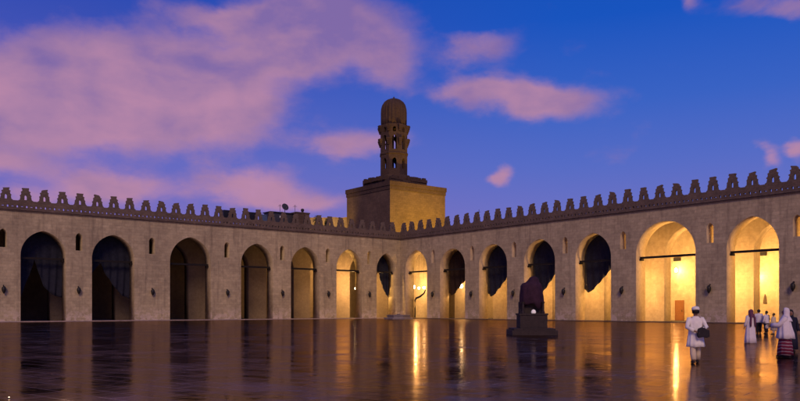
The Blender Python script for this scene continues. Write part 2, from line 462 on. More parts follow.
curtain(wingR,1,*ARR[2],2.13,sgl(3.6,8.0,8.3),'arch_curtain','black curtain gathered to a point in the third arch right of the corner',M['cloth'])
curtain(wingR,1,*ARR[3],2.13,sgl(3.2,8.1,8.4),'arch_curtain','black curtain hanging in the arch directly behind the draped monument',M['cloth'])
curtain(wingR,1,*ARR[4],2.13,sgl(3.9,8.0,8.3),'arch_curtain','black curtain gathered to a point just left of the two open bright arches',M['cloth'])
# furled remnant in the first arch right of the corner
mb=MB()
t0=solveR(415,1.8); t1=solveR(425,1.8); Yc=YR(4,1.8)
mb.tube([(t0,1.8,.15),(t0+.02,1.8,1.8),(t0,1.8,zat(300,Yc)),(t0+.35,1.8,zat(298,Yc)),((t0+t1)/2,1.8,zat(296.5,Yc)),(t1-.3,1.8,zat(293.5,Yc)),(t1+.15,1.8,zat(290,Yc))],[.12,.1,.13,.16,.17,.13,.08],10)
swag=mb; mb=MB()
arcp=arch(ARR[0][0]+.5,ARR[0][1]-.02,SPR-.4,11.6,12)
seg=[p for p in arcp if p[0]>4.9]
vs=[];fs=[]
for i,(x,z) in enumerate(seg):
    w_=.95*math.sin(math.pi*min(1,(i+.6)/len(seg)))+.15
    vs+=[(x,1.75,z),(x-w_*.8,1.78+.1*math.sin(i),z-w_*.8),(x,1.81,z),(x-w_*.8,1.84+.1*math.sin(i),z-w_*.8)]
for i in range(len(seg)-1):
    a=i*4;b_=a+4
    fs+=[(a,b_,b_+1,a+1),(a+2,a+3,b_+3,b_+2),(a,a+2,b_+2,b_),(a+1,b_+1,b_+3,a+3)]
mb.add(vs,fs)
fur=empty('arch_curtain',(0,D,0),wingR.rotation_euler[2]); link('gathered_cloth',mb.mesh(),M['cloth_brown'],fur,smooth=True); swag.build('swag',M['cloth'],fur,smooth=True)
tag(fur,'furled dark curtain with a low swag in the first arch right of the corner','curtain','dark curtains hung in the arches')

# ------------------------------------------------------------------ dark wall lanterns on the piers
def lantern_proto():
    e=empty('wall_lantern')
    mb=MB(); mb.lathe([(.03,-.56),(.10,-.46),(.21,-.24),(.27,0),(.23,.2),(.12,.34),(.05,.38)],12,(0,-.32,0)); mb.build('lamp_body',M['iron'],e,smooth=True)
    mb=MB(); mb.tube([(0,-.32,.37),(0,-.30,.46),(0,-.15,.50),(0,.0,.46)],.022,8); mb.box(-.06,.06,-.03,-.0,.36,.54); mb.build('bracket',M['iron'],e)
    return e
ORD=['first','second','third','fourth','fifth','sixth','seventh','eighth']
vL=[(4,289.8),(79,290.7),(153,292.2),(228,293),(283,293.5),(329,294.2),(370,294.6)]
vR=[(432,294.5),(470.5,294.3),(512.5,293.5),(563,292),(621,290.8),(708.5,289.3),(792.5,287)]
proto=None
for k,(x,y) in enumerate(vL):
    t=solveL(x,-.38); p=wL(t,-.003)
    o=proto=lantern_proto() if proto is None else None
    if k==0: base=o
    else: o=dup(base)
    proto=base
    o.location=(p[0],p[1],zat(y,YL(t))+.08); o.rotation_euler=(0,0,wingL.rotation_euler[2])
    tag(o,('dark unlit wall lantern at the far left edge, beside the leftmost arch' if k==0 else 'dark unlit wall lantern between the %s and %s arches from the left'%(ORD[k-1],ORD[k])),'wall lantern','dark lanterns on the arcade piers')
for k,(x,y) in enumerate(vR):
    t=solveR(x,-.38); p=wR(t,-.003); o=dup(base); o.location=(p[0],p[1],zat(y,YR(t))+.08); o.rotation_euler=(0,0,wingR.rotation_euler[2])
    lab='dark unlit wall lantern between the %s and %s arches right of the corner'%(ORD[k],ORD[k+1]) if k<6 else 'dark unlit wall lantern at the far right edge, beside the nearest bright arch'
    tag(o,lab,'wall lantern','dark lanterns on the arcade piers')

# ------------------------------------------------------------------ lights inside
WARM=(1.0,.55,.17)
def point(name, loc, p, r=.12, col=WARM):
    l=bpy.data.lights.new(name,'POINT'); l.energy=p; l.color=col; l.shadow_soft_size=r
    o=bpy.data.objects.new(name,l); COL.objects.link(o); o.location=loc; return o
def globe(p3, r, label, em=None, rz=0, hang=True):
    e=empty('globe_lamp',p3,rz,label,'lamp','lit lamps under the arches')
    mb=MB(); mb.lathe([(.02,-r),(r*.7,-r*.7),(r,0),(r*.7,r*.7),(.05,r)],14); mb.build('lamp_glass',em or M['glow'],e,smooth=True)
    mb=MB()
    if hang: mb.lathe([(.015,r+.002),(.015,12.9-p3[2])],6); mb.lathe([(.12,r*.8),(.04,r+.15)],10)
    mb.build('lamp_cord',M['iron'],e)
    return e
def putR(x,y,n): t=solveR(x,n); q=wR(t,n); return (q[0],q[1],zat(y,YR(t,n)))
def putL(x,y,n): t=solveL(x,n); q=wL(t,n); return (q[0],q[1],zat(y,YL(t,n)))
for (x,y,r,l) in [(413.5,287,.34,'largest of three glowing globes in the first arch right of the corner'),(419,288,.22,'middle one of three glowing globes in the first arch right of the corner'),(424,287.5,.25,'rightmost of three glowing globes in the first arch right of the corner')]:
    p=putR(x,y,4.2); globe(p,r,l); 
point('lamp_and_fill_light',Vector(putR(416,287,4.0))+Vector((0,0,.7)),1000)
p=putR(448,286,3.9); globe(p,.24,'small glowing globe in front of the brown curtain, second arch right of the corner'); 
p=putR(461,286,4.2); globe(p,.36,'bright glowing globe at the right side of the second arch right of the corner'); point('lamp_and_fill_light',Vector(p)+Vector((0,0,.8)),1500)
p=putL(356,288.5,4.2); globe(p,.24,'small glowing globe in the last open arch left of the corner'); point('lamp_and_fill_light',Vector(p)+Vector((0,0,.7)),2600)
# lamps on the back wall of the right wing
def wall_lamp(x,y,label,P):
    p=putR(x,y,14.55)
    e=empty('wall_lamp',p,wingR.rotation_euler[2],label,'lamp','lit lamps under the arches')
    mb=MB(); mb.lathe([(.05,-.3),(.17,-.25),(.2,.1),(.1,.28)],12); mb.build('lamp_glass',M['glow'],e,smooth=True)
    mb=MB(); mb.box(-.1,.1,.30,.44,-.25,.25); mb.box(-.03,.03,.1,.3,-.03,.03); mb.build('bracket',M['iron'],e)
    q=putR(x,y,13.9); point('lamp_and_fill_light',q,P)
wall_lamp(676,270,'glowing lamp on the back wall above the orange door',520)
wall_lamp(757,277,'glowing lamp on the back wall seen through the rightmost full arch',300)
for (x,y,w_,h_,l) in ((677,259.5,.45,.22,'small dark speaker box high on the back wall above the lamp over the orange door'),(762.5,254,.45,.22,'small dark speaker box high on the back wall seen through the rightmost full arch')):
    p=putR(x,y,14.7); e=empty('wall_speaker',p,wingR.rotation_euler[2],l,'speaker')
    mb=MB(); mb.box(-w_,w_,-.2,.2,-h_,h_); mb.build('speaker_box',M['iron'],e)
    mb=MB(); mb.box(-.06,.06,.203,.295,-.1,.1); mb.build('bracket',M['metal'],e)
p=putR(765,299,14.9); e=empty('wall_plaque',p,wingR.rotation_euler[2],'small pointed brown plaque on the back wall seen through the rightmost full arch','plaque')
mb=MB(); mb.add([(-.35,-.05,-.8),(.35,-.05,-.8),(.22,-.05,.2),(0,-.05,.9),(-.22,-.05,.2),(-.35,.08,-.8),(.35,.08,-.8),(.22,.08,.2),(0,.08,.9),(-.22,.08,.2)],[(0,1,2,3,4),(9,8,7,6,5),(0,5,6,1),(1,6,7,2),(2,7,8,3),(3,8,9,4),(4,9,5,0)])
mb.build('plaque_board',M['bark'],e); e.scale=(.7,1,.7)
# bay globes hidden behind piers, plus bare fill lights added for jambs and niches
bays=[(17.9,1000),(27.1,1800),(36.3,2300),(45.6,3000),(57.3,4200),(67.6,3200)]
for i,(t,P) in enumerate(bays):
    q=wR(t,10.4)
    globe((q[0],q[1],5.4),.26,'glowing globe hanging behind the pier right of the %s arch after the corner'%ORD[i+1])
    point('lamp_and_fill_light',(q[0],q[1],6.0),P)
    q=wR(t,2.75); point('lamp_and_fill_light',(q[0],q[1],4.8),P*(.55 if t<50 else .6))  # unseen fill light without a fixture, added to brighten the jambs
    nt_=NR[i+1]; q=wR(nt_+1.1,2.9); point('lamp_and_fill_light',(q[0],q[1],9.6),(45,60,110,150,170,170)[i])  # unseen light without a fixture, added so the niche reveal glows
q=wL(3,4.3); globe((q[0],q[1],5.0),.26,'glowing globe hanging inside the inner corner of the arcades'); point('lamp_and_fill_light',(q[0],q[1],5.7),3000)
q=wL(8,13); point('lamp_and_fill_light',(q[0],q[1],7.2),1900)
q=wR(8,10.5); point('lamp_and_fill_light',(q[0],q[1],7.2),1200)

# ------------------------------------------------------------------ minaret
TX,TY=-2.13,156.0
mn=empty('minaret',(TX,TY,0),0,'square stone tower with an octagonal domed minaret, lit yellow on its right face','minaret')
ca=Vector((C,S,0)); cb_=Vector((-S,C,0))
rzT=math.atan2(S,C)       # local x along the lit face, local y along the dark face
tb=empty
mb=MB(); W=15.8; W2=16.2
ZT=28.9
mb.box(0,W,0,W2,0,27.2)
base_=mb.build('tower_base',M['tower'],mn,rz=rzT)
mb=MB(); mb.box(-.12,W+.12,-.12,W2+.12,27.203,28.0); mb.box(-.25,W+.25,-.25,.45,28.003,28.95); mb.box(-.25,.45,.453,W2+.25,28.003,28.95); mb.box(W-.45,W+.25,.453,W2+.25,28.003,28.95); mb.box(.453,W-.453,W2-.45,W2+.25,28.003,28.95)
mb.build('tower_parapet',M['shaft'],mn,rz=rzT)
# crumbling plinth under the shaft
rng=random.Random(3)
mb=MB()
cxl,cyl=W/2-.25,W2/2
mb.box(cxl-5.2,cxl+5.2,cyl-5.2,cyl+5.2,27.9,30.2)
for i in range(90):
    side=rng.random()*4; k=int(side); f_=(side-k)*10-5
    px,py={0:(f_,-4.9),1:(4.9,f_),2:(f_,4.9),3:(-4.9,f_)}[k]
    s_=rng.uniform(.3,.8); hh=rng.uniform(.2,1.0)
    mb.box(cxl+px-s_,cxl+px+s_,cyl+py-s_*.6,cyl+py+s_*.6,30.1,30.2+hh)
mb.lathe([(4.6,30.1),(4.5,30.9),(3.9,31.0),(3.8,31.7)],8,(cxl,cyl,0),rot=R(22.5))
mb.build('shaft_plinth',M['shaft'],mn,rz=rzT)
sc_=ca*cxl+cb_*cyl
shc=(sc_.x-.2,sc_.y,0)
def octpanels(ap,z0,z1,holes,th):
    side=2*ap*math.tan(math.pi/8); ms=[]
    for k in range(8):
        hl=[]
        for (w_,a,b,zt) in holes: hl.append([(-w_/2,a),(w_/2,a)]+list(reversed(arch(-w_/2,w_/2,b,zt,5))))
        me=slab2d([[(-side/2,z0),(side/2,z0),(side/2,z1),(-side/2,z1)]]+hl,-ap,-ap+th)
        me.transform(Matrix.Rotation(k*math.pi/4,4,'Z')); ms.append(me)
    return join(ms)
rzS=R(3)
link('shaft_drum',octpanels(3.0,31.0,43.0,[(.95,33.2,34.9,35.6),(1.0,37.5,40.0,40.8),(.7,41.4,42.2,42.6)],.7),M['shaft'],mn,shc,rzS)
mb=MB()
mb.lathe([(3.24,36.3),(3.42,36.5),(3.42,36.75),(3.26,36.9)],8,rot=R(22.5))
mb.build('string_course',M['shaft'],mn,shc,rzS)
for k in range(8):
    a=R(22.5)+k*math.pi/4
    for (z0,rr) in ((38.6,0),(41.6,.05)):
        mb=MB()
        for j,(dz,ds) in enumerate(((0,.12),(.35,.24),(.7,.38),(1.05,.46))):
            r0=3.2+rr; s_=.28+ds*.6
            cx,cy=(r0+ds*.5)*math.cos(a),(r0+ds*.5)*math.sin(a)
            ux,uy=math.cos(a),math.sin(a)
            q=[]
            for sx,sy in ((-.3,-s_),(.15+ds*.4,-s_*.8),(.15+ds*.4,s_*.8),(-.3,s_)):
                q.append((cx+sx*ux-sy*uy,cy+sx*uy+sy*ux))
            z=z0+dz; h_=.352
            mb.add([(x,y,z) for x,y in q]+[(x,y,z+h_) for x,y in q],[(0,3,2,1),(4,5,6,7),(0,1,5,4),(1,2,6,5),(2,3,7,6),(3,0,4,7)])
        mb.build('muqarnas_bracket',M['shaft'],mn,shc,rzS)
mb=MB(); mb.lathe([(.95,31),(.95,43)],12,(-.9,.1,0)); mb.build('sky_blocking_newel',M['shaft'],mn,shc,rzS)  # core added inside the shaft to block sky showing through the openings
mb=MB(); mb.lathe([(3.2,42.7),(3.25,43.2),(2.9,43.35)],8,rot=R(22.5)); 
mb.build('dome_ring',M['shaft'],mn,shc,rzS)
mb=MB(); mb.lathe([(2.85,43.2),(2.88,44.5),(2.88,46.2),(2.82,47.1),(2.62,47.9),(2.2,48.6),(1.6,49.1),(.9,49.4),(.25,49.55)],160,flute=.032,nfl=22)
mb.lathe([(.12,49.5),(.2,49.75),(.05,50.0)],8)
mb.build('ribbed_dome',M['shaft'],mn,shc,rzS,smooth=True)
# floodlight on the roof aimed at the right face
def spot(name,loc,target,P,ang,col,r=.3,blend=.5):
    l=bpy.data.lights.new(name,'SPOT'); l.energy=P; l.color=col; l.spot_size=R(ang); l.spot_blend=blend; l.shadow_soft_size=r
    o=bpy.data.objects.new(name,l); COL.objects.link(o); o.location=loc
    o.rotation_euler=(Vector(target)-Vector(loc)).to_track_quat('-Z','Y').to_euler(); return o
def floodlight(loc,target,label):
    d=(Vector(target)-Vector(loc)); rz=math.atan2(-d.x,d.y)
    e=empty('floodlight',(loc[0],loc[1],13.85),rz,label,'floodlight')
    mb=MB(); mb.box(-.25,.25,-.2,-.1,.1,.5); mb.build('lamp_housing',M['iron'],e)
    mb=MB(); mb.tube([(-.3,-.1,.4),(-.3,-.1,.02),(.3,-.1,.02),(.3,-.1,.4)],.03,6); mb.build('bracket',M['iron'],e)
    mb=MB(); mb.tube([(0,-.1,-13.85),(0,-.1,-.02)],.1,8); mb.build('mast',M['iron'],e)
fc=Vector((TX,TY,0))+ca*10
dR=Vector((S,-C,0))
fl=fc+dR*15.0+ca*-1; fl=Vector((fl.x,fl.y,14.6))
floodlight(fl,fc,'floodlight on a mast behind the right wing, aimed at the tower')
spot('flood_light',fl,(fc.x-1,fc.y,23),34000,120,(1,.58,.035))

# ------------------------------------------------------------------ rooftop things on the left wing
def roofL(x,n): t=solveL(x,n); q=wL(t,n); return Vector((q[0],q[1],13.85)),YL(t,n)
rzL=wingL.rotation_euler[2]
p,Y=roofL(280,6)
s1=empty('roof_shed',p,rzL,'low dark flat-roofed shed on the roof below the satellite dish','shed')
hS=zat(213,Y)-13.85
mb=MB(); mb.box(-2.3,2.0,-1,1.2,0,hS-.15); mb.build('wall',M['metal'],s1)
mb=MB(); mb.box(-2.5,2.2,-1.2,1.4,hS-.147,hS); mb.build('roof',M['iron'],s1)
mb=MB(); mb.box(-.6,-.2,-1.03,-1.0,hS-1.1,hS-.6); mb.build('window',M['glow_dim'],s1)
# dish
ds=empty('satellite_dish',(p.x+.8,p.y,13.85+hS),rzL,'round dark satellite dish standing on the roof shed','satellite dish')
mb=MB(); mb.tube([(0,0,0),(0,0,.85)],.05); mb.build('mast',M['iron'],ds)
mb=MB()
prof=[(.02,0),(.3,.03),(.5,.09),(.62,.16),(.60,.19),(.3,.06),(.02,.03)]
mb.lathe(prof,24); me=mb.mesh(); me.transform(Matrix.Translation((0,0,.95))@Matrix.Rotation(R(70),4,'X')); link('reflector',me,M['metal'],ds,smooth=True)
mb=MB(); mb.tube([(0,0,.9),(0,-.6,1.1)],.025); mb.build('feed_arm',M['iron'],ds)
# kiosk (brown block)
p,Y=roofL(299.5,5); hK=zat(213,Y)-13.85
s2=empty('stair_kiosk',p,rzL,'brown masonry kiosk on the roof right of the satellite dish','kiosk')
mb=MB(); mb.box(-1.25,1.25,-1.1,1.1,0,hK-.2); mb.build('wall',M['tower'],s2)
mb=MB(); mb.box(-1.35,1.35,-1.2,1.2,hK-.197,hK); mb.build('roof',M['coping'],s2)
t2=empty('water_tank',(p.x+.5,p.y,13.85+hK),0,'small dark knob-like tank on top of the roof kiosk','tank')
mb=MB(); mb.lathe([(.2,0),(.2,.3),(.28,.34),(.28,.62),(.12,.72)],12); mb.build('tank_body',M['iron'],t2)
for (x,y,l) in ((280,204.5,'thin antenna pole standing left of the satellite dish'),(295,205,'thin antenna pole standing right of the satellite dish')):
    p,Y=roofL(x,7); e=empty('antenna',p,0,l,'antenna'); hA=zat(y,Y)-13.85
    mb=MB(); mb.tube([(0,0,0),(0,0,hA)],.035,6); mb.build('pole',M['iron'],e)
    mb=MB(); mb.tube([(-.35,0,hA-.3),(.35,0,hA-.3)],.02,6); mb.tube([(-.25,0,hA-.1),(.25,0,hA-.1)],.02,6); mb.build('crossbar',M['iron'],e)
q=wR(solveR(479,3),3); e=empty('antenna',(q[0],q[1],13.85),0,'thin antenna pole behind the merlons right of the tower','antenna')
hA=zat(209.5,YR(solveR(479,3),3))-13.85; mb=MB(); mb.tube([(0,0,0),(0,0,hA)],.04,6); mb.build('pole',M['iron'],e); mb=MB(); mb.tube([(-.3,0,hA-.4),(.3,0,hA-.4)],.02,6); mb.build('crossbar',M['iron'],e)
for (x,ytop,w_,l) in ((227,210.5,.75,'dark tank between merlons left of the roof shed, the farther left one'),(251,212.5,.62,'dark tank between merlons just left of the roof shed')):
    p,Y=roofL(x,3.5); hB=zat(ytop,Y)-13.85; e=empty('roof_tank',p,rzL,l,'tank')
    mb=MB(); mb.box(-w_,w_,-.5,.5,.9,hB); mb.build('tank_body',M['iron'],e)
    mb=MB()
    for sx in (-w_+.1,w_-.1):
        for sy in (-.4,.4): mb.box(sx-.05,sx+.05,sy-.05,sy+.05,0,.897)
    mb.build('stand',M['metal'],e)
p,Y=roofL(264,4); e=empty('solar_heater',p,rzL,'slanted grey-blue panel on the roof left of the shed','solar panel')
mb=MB(); hB=zat(214,Y)-13.85
mb.add([(-.7,-.6,1.0),(.7,-.6,1.0),(.7,.5,hB),(-.7,.5,hB),(-.7,-.55,.9),(.7,-.55,.9),(.7,.6,hB-.1),(-.7,.6,hB-.1)],[(0,1,2,3),(7,6,5,4),(0,4,5,1),(1,5,6,2),(2,6,7,3),(3,7,4,0)])
mb.build('panel',simple('slate_glass',(.07,.10,.15),.25,.5,.1,3),e)
mb=MB(); mb.box(-.6,-.5,.3,.4,0,hB-.25); mb.box(.5,.6,.3,.4,0,hB-.25); mb.box(-.6,-.5,-.5,-.4,0,.9); mb.box(.5,.6,-.5,-.4,0,.9); mb.build('stand',M['metal'],e)
# potted shrubs / lit wall behind
def shrub(p,r,hz,label):
    e=empty('shrub',p,0,label,'shrub','dark shrubs on the roof'); rg=random.Random(int(p.x*10))
    mb=MB(); mb.tube([(0,0,0),(.05,0,hz*.4),(0,.05,hz*.75)],[.07,.05,.03],6)
    for k in range(4):
        a=rg.uniform(0,6.28); mb.tube([(0,0,hz*.4),(r*.6*math.cos(a),r*.6*math.sin(a),hz*.8)],[.04,.015],5)
    mb.build('trunk',M['bark'],e)
    mb=MB()
    for k in range(520):
        v=Vector((rg.gauss(0,1),rg.gauss(0,1),rg.gauss(0,1))).normalized()*(rg.random()**.4)
        c=Vector((v.x*r,v.y*r,hz*.7+v.z*hz*.32)); s_=rg.uniform(.06,.13)
        a=Vector((rg.gauss(0,1),rg.gauss(0,1),rg.gauss(0,1))).normalized(); b2=a.orthogonal().normalized()
        mb.add([c-a*s_,c+b2*s_*.5,c+a*s_,c-b2*s_*.5],[(0,1,2,3)])
    mb.build('crown',M['leaf'],e)
for x,yt,r,l in ((317,215.5,.75,'wide dark bushy shrub on the roof in front of the yellow-lit wall'),(326.5,218.5,.4,'small round dark shrub on the roof before the yellow-lit wall'),):
    p,Y=roofL(x,4); shrub(p,r,zat(yt,Y)-13.85,l)
# lit building behind the left wing
Yb=172.0
def at(x,Y): return (x-400)/F*Y
bx0,bx1=at(306,Yb),at(352,Yb); hb=zat(218.3,Yb)
e=empty('lit_building',((bx0+bx1)/2,Yb,0),0,'far building glowing yellow between the merlons left of the tower','building')
w_=(bx1-bx0)/2
mb=MB(); mb.box(-w_,w_,0,8,0,hb); 
xx=-w_
mb.build('wall',M['city'],e)
mb=MB()
for k in range(6):
    a=-w_+k*(2*w_)/6; mb.box(a,a+2*w_/6-.01,-.1,.3,hb+.002,hb+.18+.1*(k%2))
mb.build('roof_parapet',M['city'],e)
spot('flood_light',((bx0+bx1)/2,Yb-7,hb-8),((bx0+bx1)/2,Yb,hb-1),5000,120,(1,.62,.12))
e=empty('floodlight',((bx0+bx1)/2,Yb-7.3,0),0,'floodlight on a mast before the far yellow-lit building','floodlight')
mb=MB(); mb.tube([(0,0,0),(0,0,hb-8.6)],.12,8); mb.build('mast',M['iron'],e); mb=MB(); mb.box(-.3,.3,-.3,.0,hb-8.6,hb-8.3); mb.build('lamp_housing',M['iron'],e)

# ------------------------------------------------------------------ draped monument in the court
mp_=gpt(531.5,334.5); mo=empty('draped_monument',mp_,0,'dark stone monument on a slab, its top draped in purple cloth, with a white globe','monument')
mo.scale=(.92,1,1)
u=mp_.y/F   # metres per photo pixel there
mb=MB(); mb.box(-1.55,1.55,-1.3,1.3,0,.30); mb.box(-1.42,1.42,-1.18,1.18,.302,.42); mb.build('base_slab',M['monument'],mo)
mb=MB(); mb.box(-.92,.95,-.75,.75,.422,1.25); mb.box(-.98,1.0,-.8,.8,1.253,1.36)
mb.build('pedestal',M['monument'],mo)
mb=MB()
for sx in (-.68,.70):
    for sy in (-.5,.5):
        mb.lathe([(.13,1.362),(.13,1.45),(.09,1.5),(.08,1.95),(.12,2.05),(.14,2.1)],12,(sx,sy,0))
mb.box(-.80,.82,-.22,.68,1.362,2.1)
mb.build('columns',M['monument'],mo)
# cloth draped over the top: an uneven bell
mb=MB(); n=56; rings=[(1.42,1.02,.0),(1.7,.99,.04),(2.1,.96,.05),(2.5,.92,.05),(2.9,.84,.06),(3.15,.74,.08),(3.3,.56,.12),(3.36,.3,.16)]
rings=[(1.85,.80,0),(2.1,.82,.0),(2.5,.80,.0),(2.85,.77,.0),(3.12,.72,-.02),(3.28,.62,.0),(3.36,.46,.08),(3.52,.36,.14),(3.68,.24,.14),(3.74,.10,.14)]
vs=[];fs=[]
for j,(z,r,ox) in enumerate(rings):
    for i in range(n):
        a=2*math.pi*i/n
        fold=1+.05*math.sin(a*9+z*2)*(1-j/len(rings))+.025*math.sin(a*17-z*3)
        rr=r*fold
        zz=z+(.16*math.sin(a*3+1)+.07*math.sin(a*7) if j==0 else 0)
        vs.append((ox+rr*math.cos(a)*1.0, rr*math.sin(a)*.86, zz))
for j in range(len(rings)-1):
    for i in range(n):
        k=(i+1)%n; fs.append((j*n+i,j*n+k,(j+1)*n+k,(j+1)*n+i))
fs.append(tuple((len(rings)-1)*n+i for i in range(n))); fs.append(tuple(reversed(range(n))))
mb.add(vs,fs); mb.build('cloth_drape',M['cloth_purple'],mo,smooth=True)
mb=MB(); mb.lathe([(.03,-.17),(.12,-.12),(.17,0),(.12,.12),(.03,.17)],20,(.02,-.62,zat(312,mp_.y))); mb.build('globe',M['glow_dim'],mo,smooth=True)
mb=MB(); mb.lathe([(.08,1.362),(.05,zat(312,mp_.y)-.172)],10,(.02,-.62,0)); mb.build('globe_stand',M['iron'],mo)

# low basin at the corner
bp=gpt(398.5,319.2); ub=bp.y/F
e=empty('stone_basin',bp+Vector((0,2.2,0)),0,'low grey octagonal stone basin on the paving before the corner','basin')
mb=MB(); mb.lathe([(2.5,0),(2.5,.22),(2.3,.24)],8,rot=R(22.5)); mb.build('step',M['basin'],e)
mb=MB(); mb.lathe([(2.0,.242),(1.95,.5),(2.08,.54),(2.08,.70),(1.8,.70),(1.75,.35),(.1,.34)],8,rot=R(22.5)); mb.build('basin_wall',M['basin'],e)
mb=MB(); mb.lathe([(.18,.342),(.12,.6),(.3,.75),(.25,.82)],10); mb.build('spout',M['basin'],e)

# small floor lamp low at the left
fp=gpt(9,398.3); e=floor_lamp=empty('floor_lamp',fp,0,'tiny glowing lamp set on the paving at the lower left corner','lamp')
mb=MB(); mb.lathe([(.024,0),(.024,.012),(.018,.014)],14); mb.build('lamp_base',M['iron'],e)
mb=MB(); mb.lathe([(.014,.015),(.015,.022),(.010,.03),(.002,.033)],14); mb.build('lamp_glass',simple('lamp_glass_small',(.8,.8,.7),.3,.3,0,1,0,0,((1,.8,.55),1.2)),e,smooth=True)

point('lamp_and_fill_light',fp+Vector((.9,.2,.7)),75,.05,(1,.66,.40))  # unseen light off the floor lamp, added to warm the paving around it

# ------------------------------------------------------------------ people
def skin_body(joints, edges, name):
    me=bpy.data.meshes.new('b'); ks=list(joints); idx={k:i for i,k in enumerate(ks)}
    me.from_pydata([joints[k][0] for k in ks],[(idx[a],idx[b]) for a,b in edges],[])
    o=bpy.data.objects.new('tmpb',me); COL.objects.link(o)
    md=o.modifiers.new('s','SKIN'); md.use_smooth_shade=True
    ly=me.skin_vertices[0].data if me.skin_vertices else None
    if ly is None:
        bm=bmesh.new(); bm.from_mesh(me); bm.verts.layers.skin.verify(); bm.to_mesh(me); bm.free(); ly=me.skin_vertices[0].data
    for k in ks:
        r=joints[k][1]; ly[idx[k]].radius=(r,r) if not isinstance(r,tuple) else r
        ly[idx[k]].use_root = (k=='pelvis')
    sb=o.modifiers.new('u','SUBSURF'); sb.levels=1; sb.render_levels=1
    dg=bpy.context.evaluated_depsgraph_get(); out=bpy.data.meshes.new_from_object(o.evaluated_get(dg))
    bpy.data.objects.remove(o); bpy.data.meshes.remove(me)
    return out
def person(x,yfeet,hgt,rz,label,step=.0,arms=None,lean=0,base=None):
    p=gpt(x,yfeet) if base is None else base
    J={}; E=[]
    J['pelvis']=((0,0,.93),(.145,.11)); J['waist']=((0,0,1.08),(.13,.10)); J['chest']=((0,.0,1.28),(.155,.115)); J['up']=((0,-.01,1.40),(.10,.08))
    J['neck']=((0,.0,1.475),.052); J['jaw']=((0,.02,1.545),.066); J['head']=((0,.01,1.615),.088); J['crown']=((0,-.005,1.69),.062)
    E+= [('pelvis','waist'),('waist','chest'),('chest','up'),('up','neck'),('neck','jaw'),('jaw','head'),('head','crown')]
    J['nose']=((0,.115,1.60),.014); E.append(('head','nose'))
    for s_,sd in ((-1,'l'),(1,'r')):
        st=step*s_
        J['ear'+sd]=((s_*.10,-.005,1.605),.016); E.append(('head','ear'+sd))
        J['hip'+sd]=((s_*.09,0,.88),.088); J['knee'+sd]=((s_*.10,.03+st*.5,.49),.057); J['ank'+sd]=((s_*.10,-.02+st,.085),.038); J['toe'+sd]=((s_*.12,.14+st,.035),.034)
        E+= [('pelvis','hip'+sd),('hip'+sd,'knee'+sd),('knee'+sd,'ank'+sd),('ank'+sd,'toe'+sd)]
        el,wr=(arms or {}).get(sd,((s_*.27,-.02,1.12),(s_*.28,.08,.88)))
        J['sh'+sd]=((s_*.185,-.01,1.385),.058); J['el'+sd]=(el,.042); J['wr'+sd]=(wr,.027)
        E+= [('up','sh'+sd),('sh'+sd,'el'+sd),('el'+sd,'wr'+sd)]
        d=(Vector(wr)-Vector(el)).normalized(); sdv=d.cross(Vector((0,0,1)))
        if sdv.length<.3: sdv=Vector((0,1,0))
        sdv.normalize(); pl=Vector(wr)+d*.07; J['pa'+sd]=(tuple(pl),.032); E.append(('wr'+sd,'pa'+sd))
        nrm=d.cross(sdv)
        for q in range(4):
            off=(q-1.5)*.021; L=[.07,.085,.08,.06][q]
            a=pl+sdv*off+d*.035; b_=a+d*L*.55+nrm*.004; c_=b_+d*L*.45+nrm*.022
            J['f%d'%q+sd]=(tuple(a),.0095); J['g%d'%q+sd]=(tuple(b_),.0085); J['h%d'%q+sd]=(tuple(c_),.007)
            E+= [('pa'+sd,'f%d'%q+sd),('f%d'%q+sd,'g%d'%q+sd),('g%d'%q+sd,'h%d'%q+sd)]
        a=pl-sdv*.045+d*.0; b_=a-sdv*.018+d*.04
        J['ta'+sd]=(tuple(a),.011); J['tb'+sd]=(tuple(b_),.009); E+= [('pa'+sd,'ta'+sd),('ta'+sd,'tb'+sd)]
    me=skin_body(J,E,'body')
    sc=hgt/1.755
    o=link('person',me,M['skin'],None,p,rz,True); o.scale=(sc,sc,sc)
    tag(o,label,'person')
    for s_ in (-1,1):
        mb=MB(); mb.lathe([(.003,-.011),(.011,0),(.003,.011)],8,(s_*.033,.092,1.625)); mb.build('eye',M['eye'],o)
    mb=MB(); mb.tube([(-.026,.083,1.555),(0,.092,1.553),(.026,.083,1.555)],[.004,.008,.004],6); mb.build('mouth',simple('lips',(.2,.07,.05),.6,.3,.1,10,0),o)
    o['J']=0; del o['J']
    return o,J
def hair(o,m=None,long=False):
    mb=MB(); mb.lathe([(.10,1.56),(.112,1.62),(.108,1.68),(.08,1.735),(.03,1.76)],18,(0,-.02,0),sy=1.0); me=mb.mesh()
    for v in me.vertices:
        if v.co.y>.03 and v.co.z<1.68: v.co.y=.03
    link('hair',me,m or M['hair'],o,smooth=True)
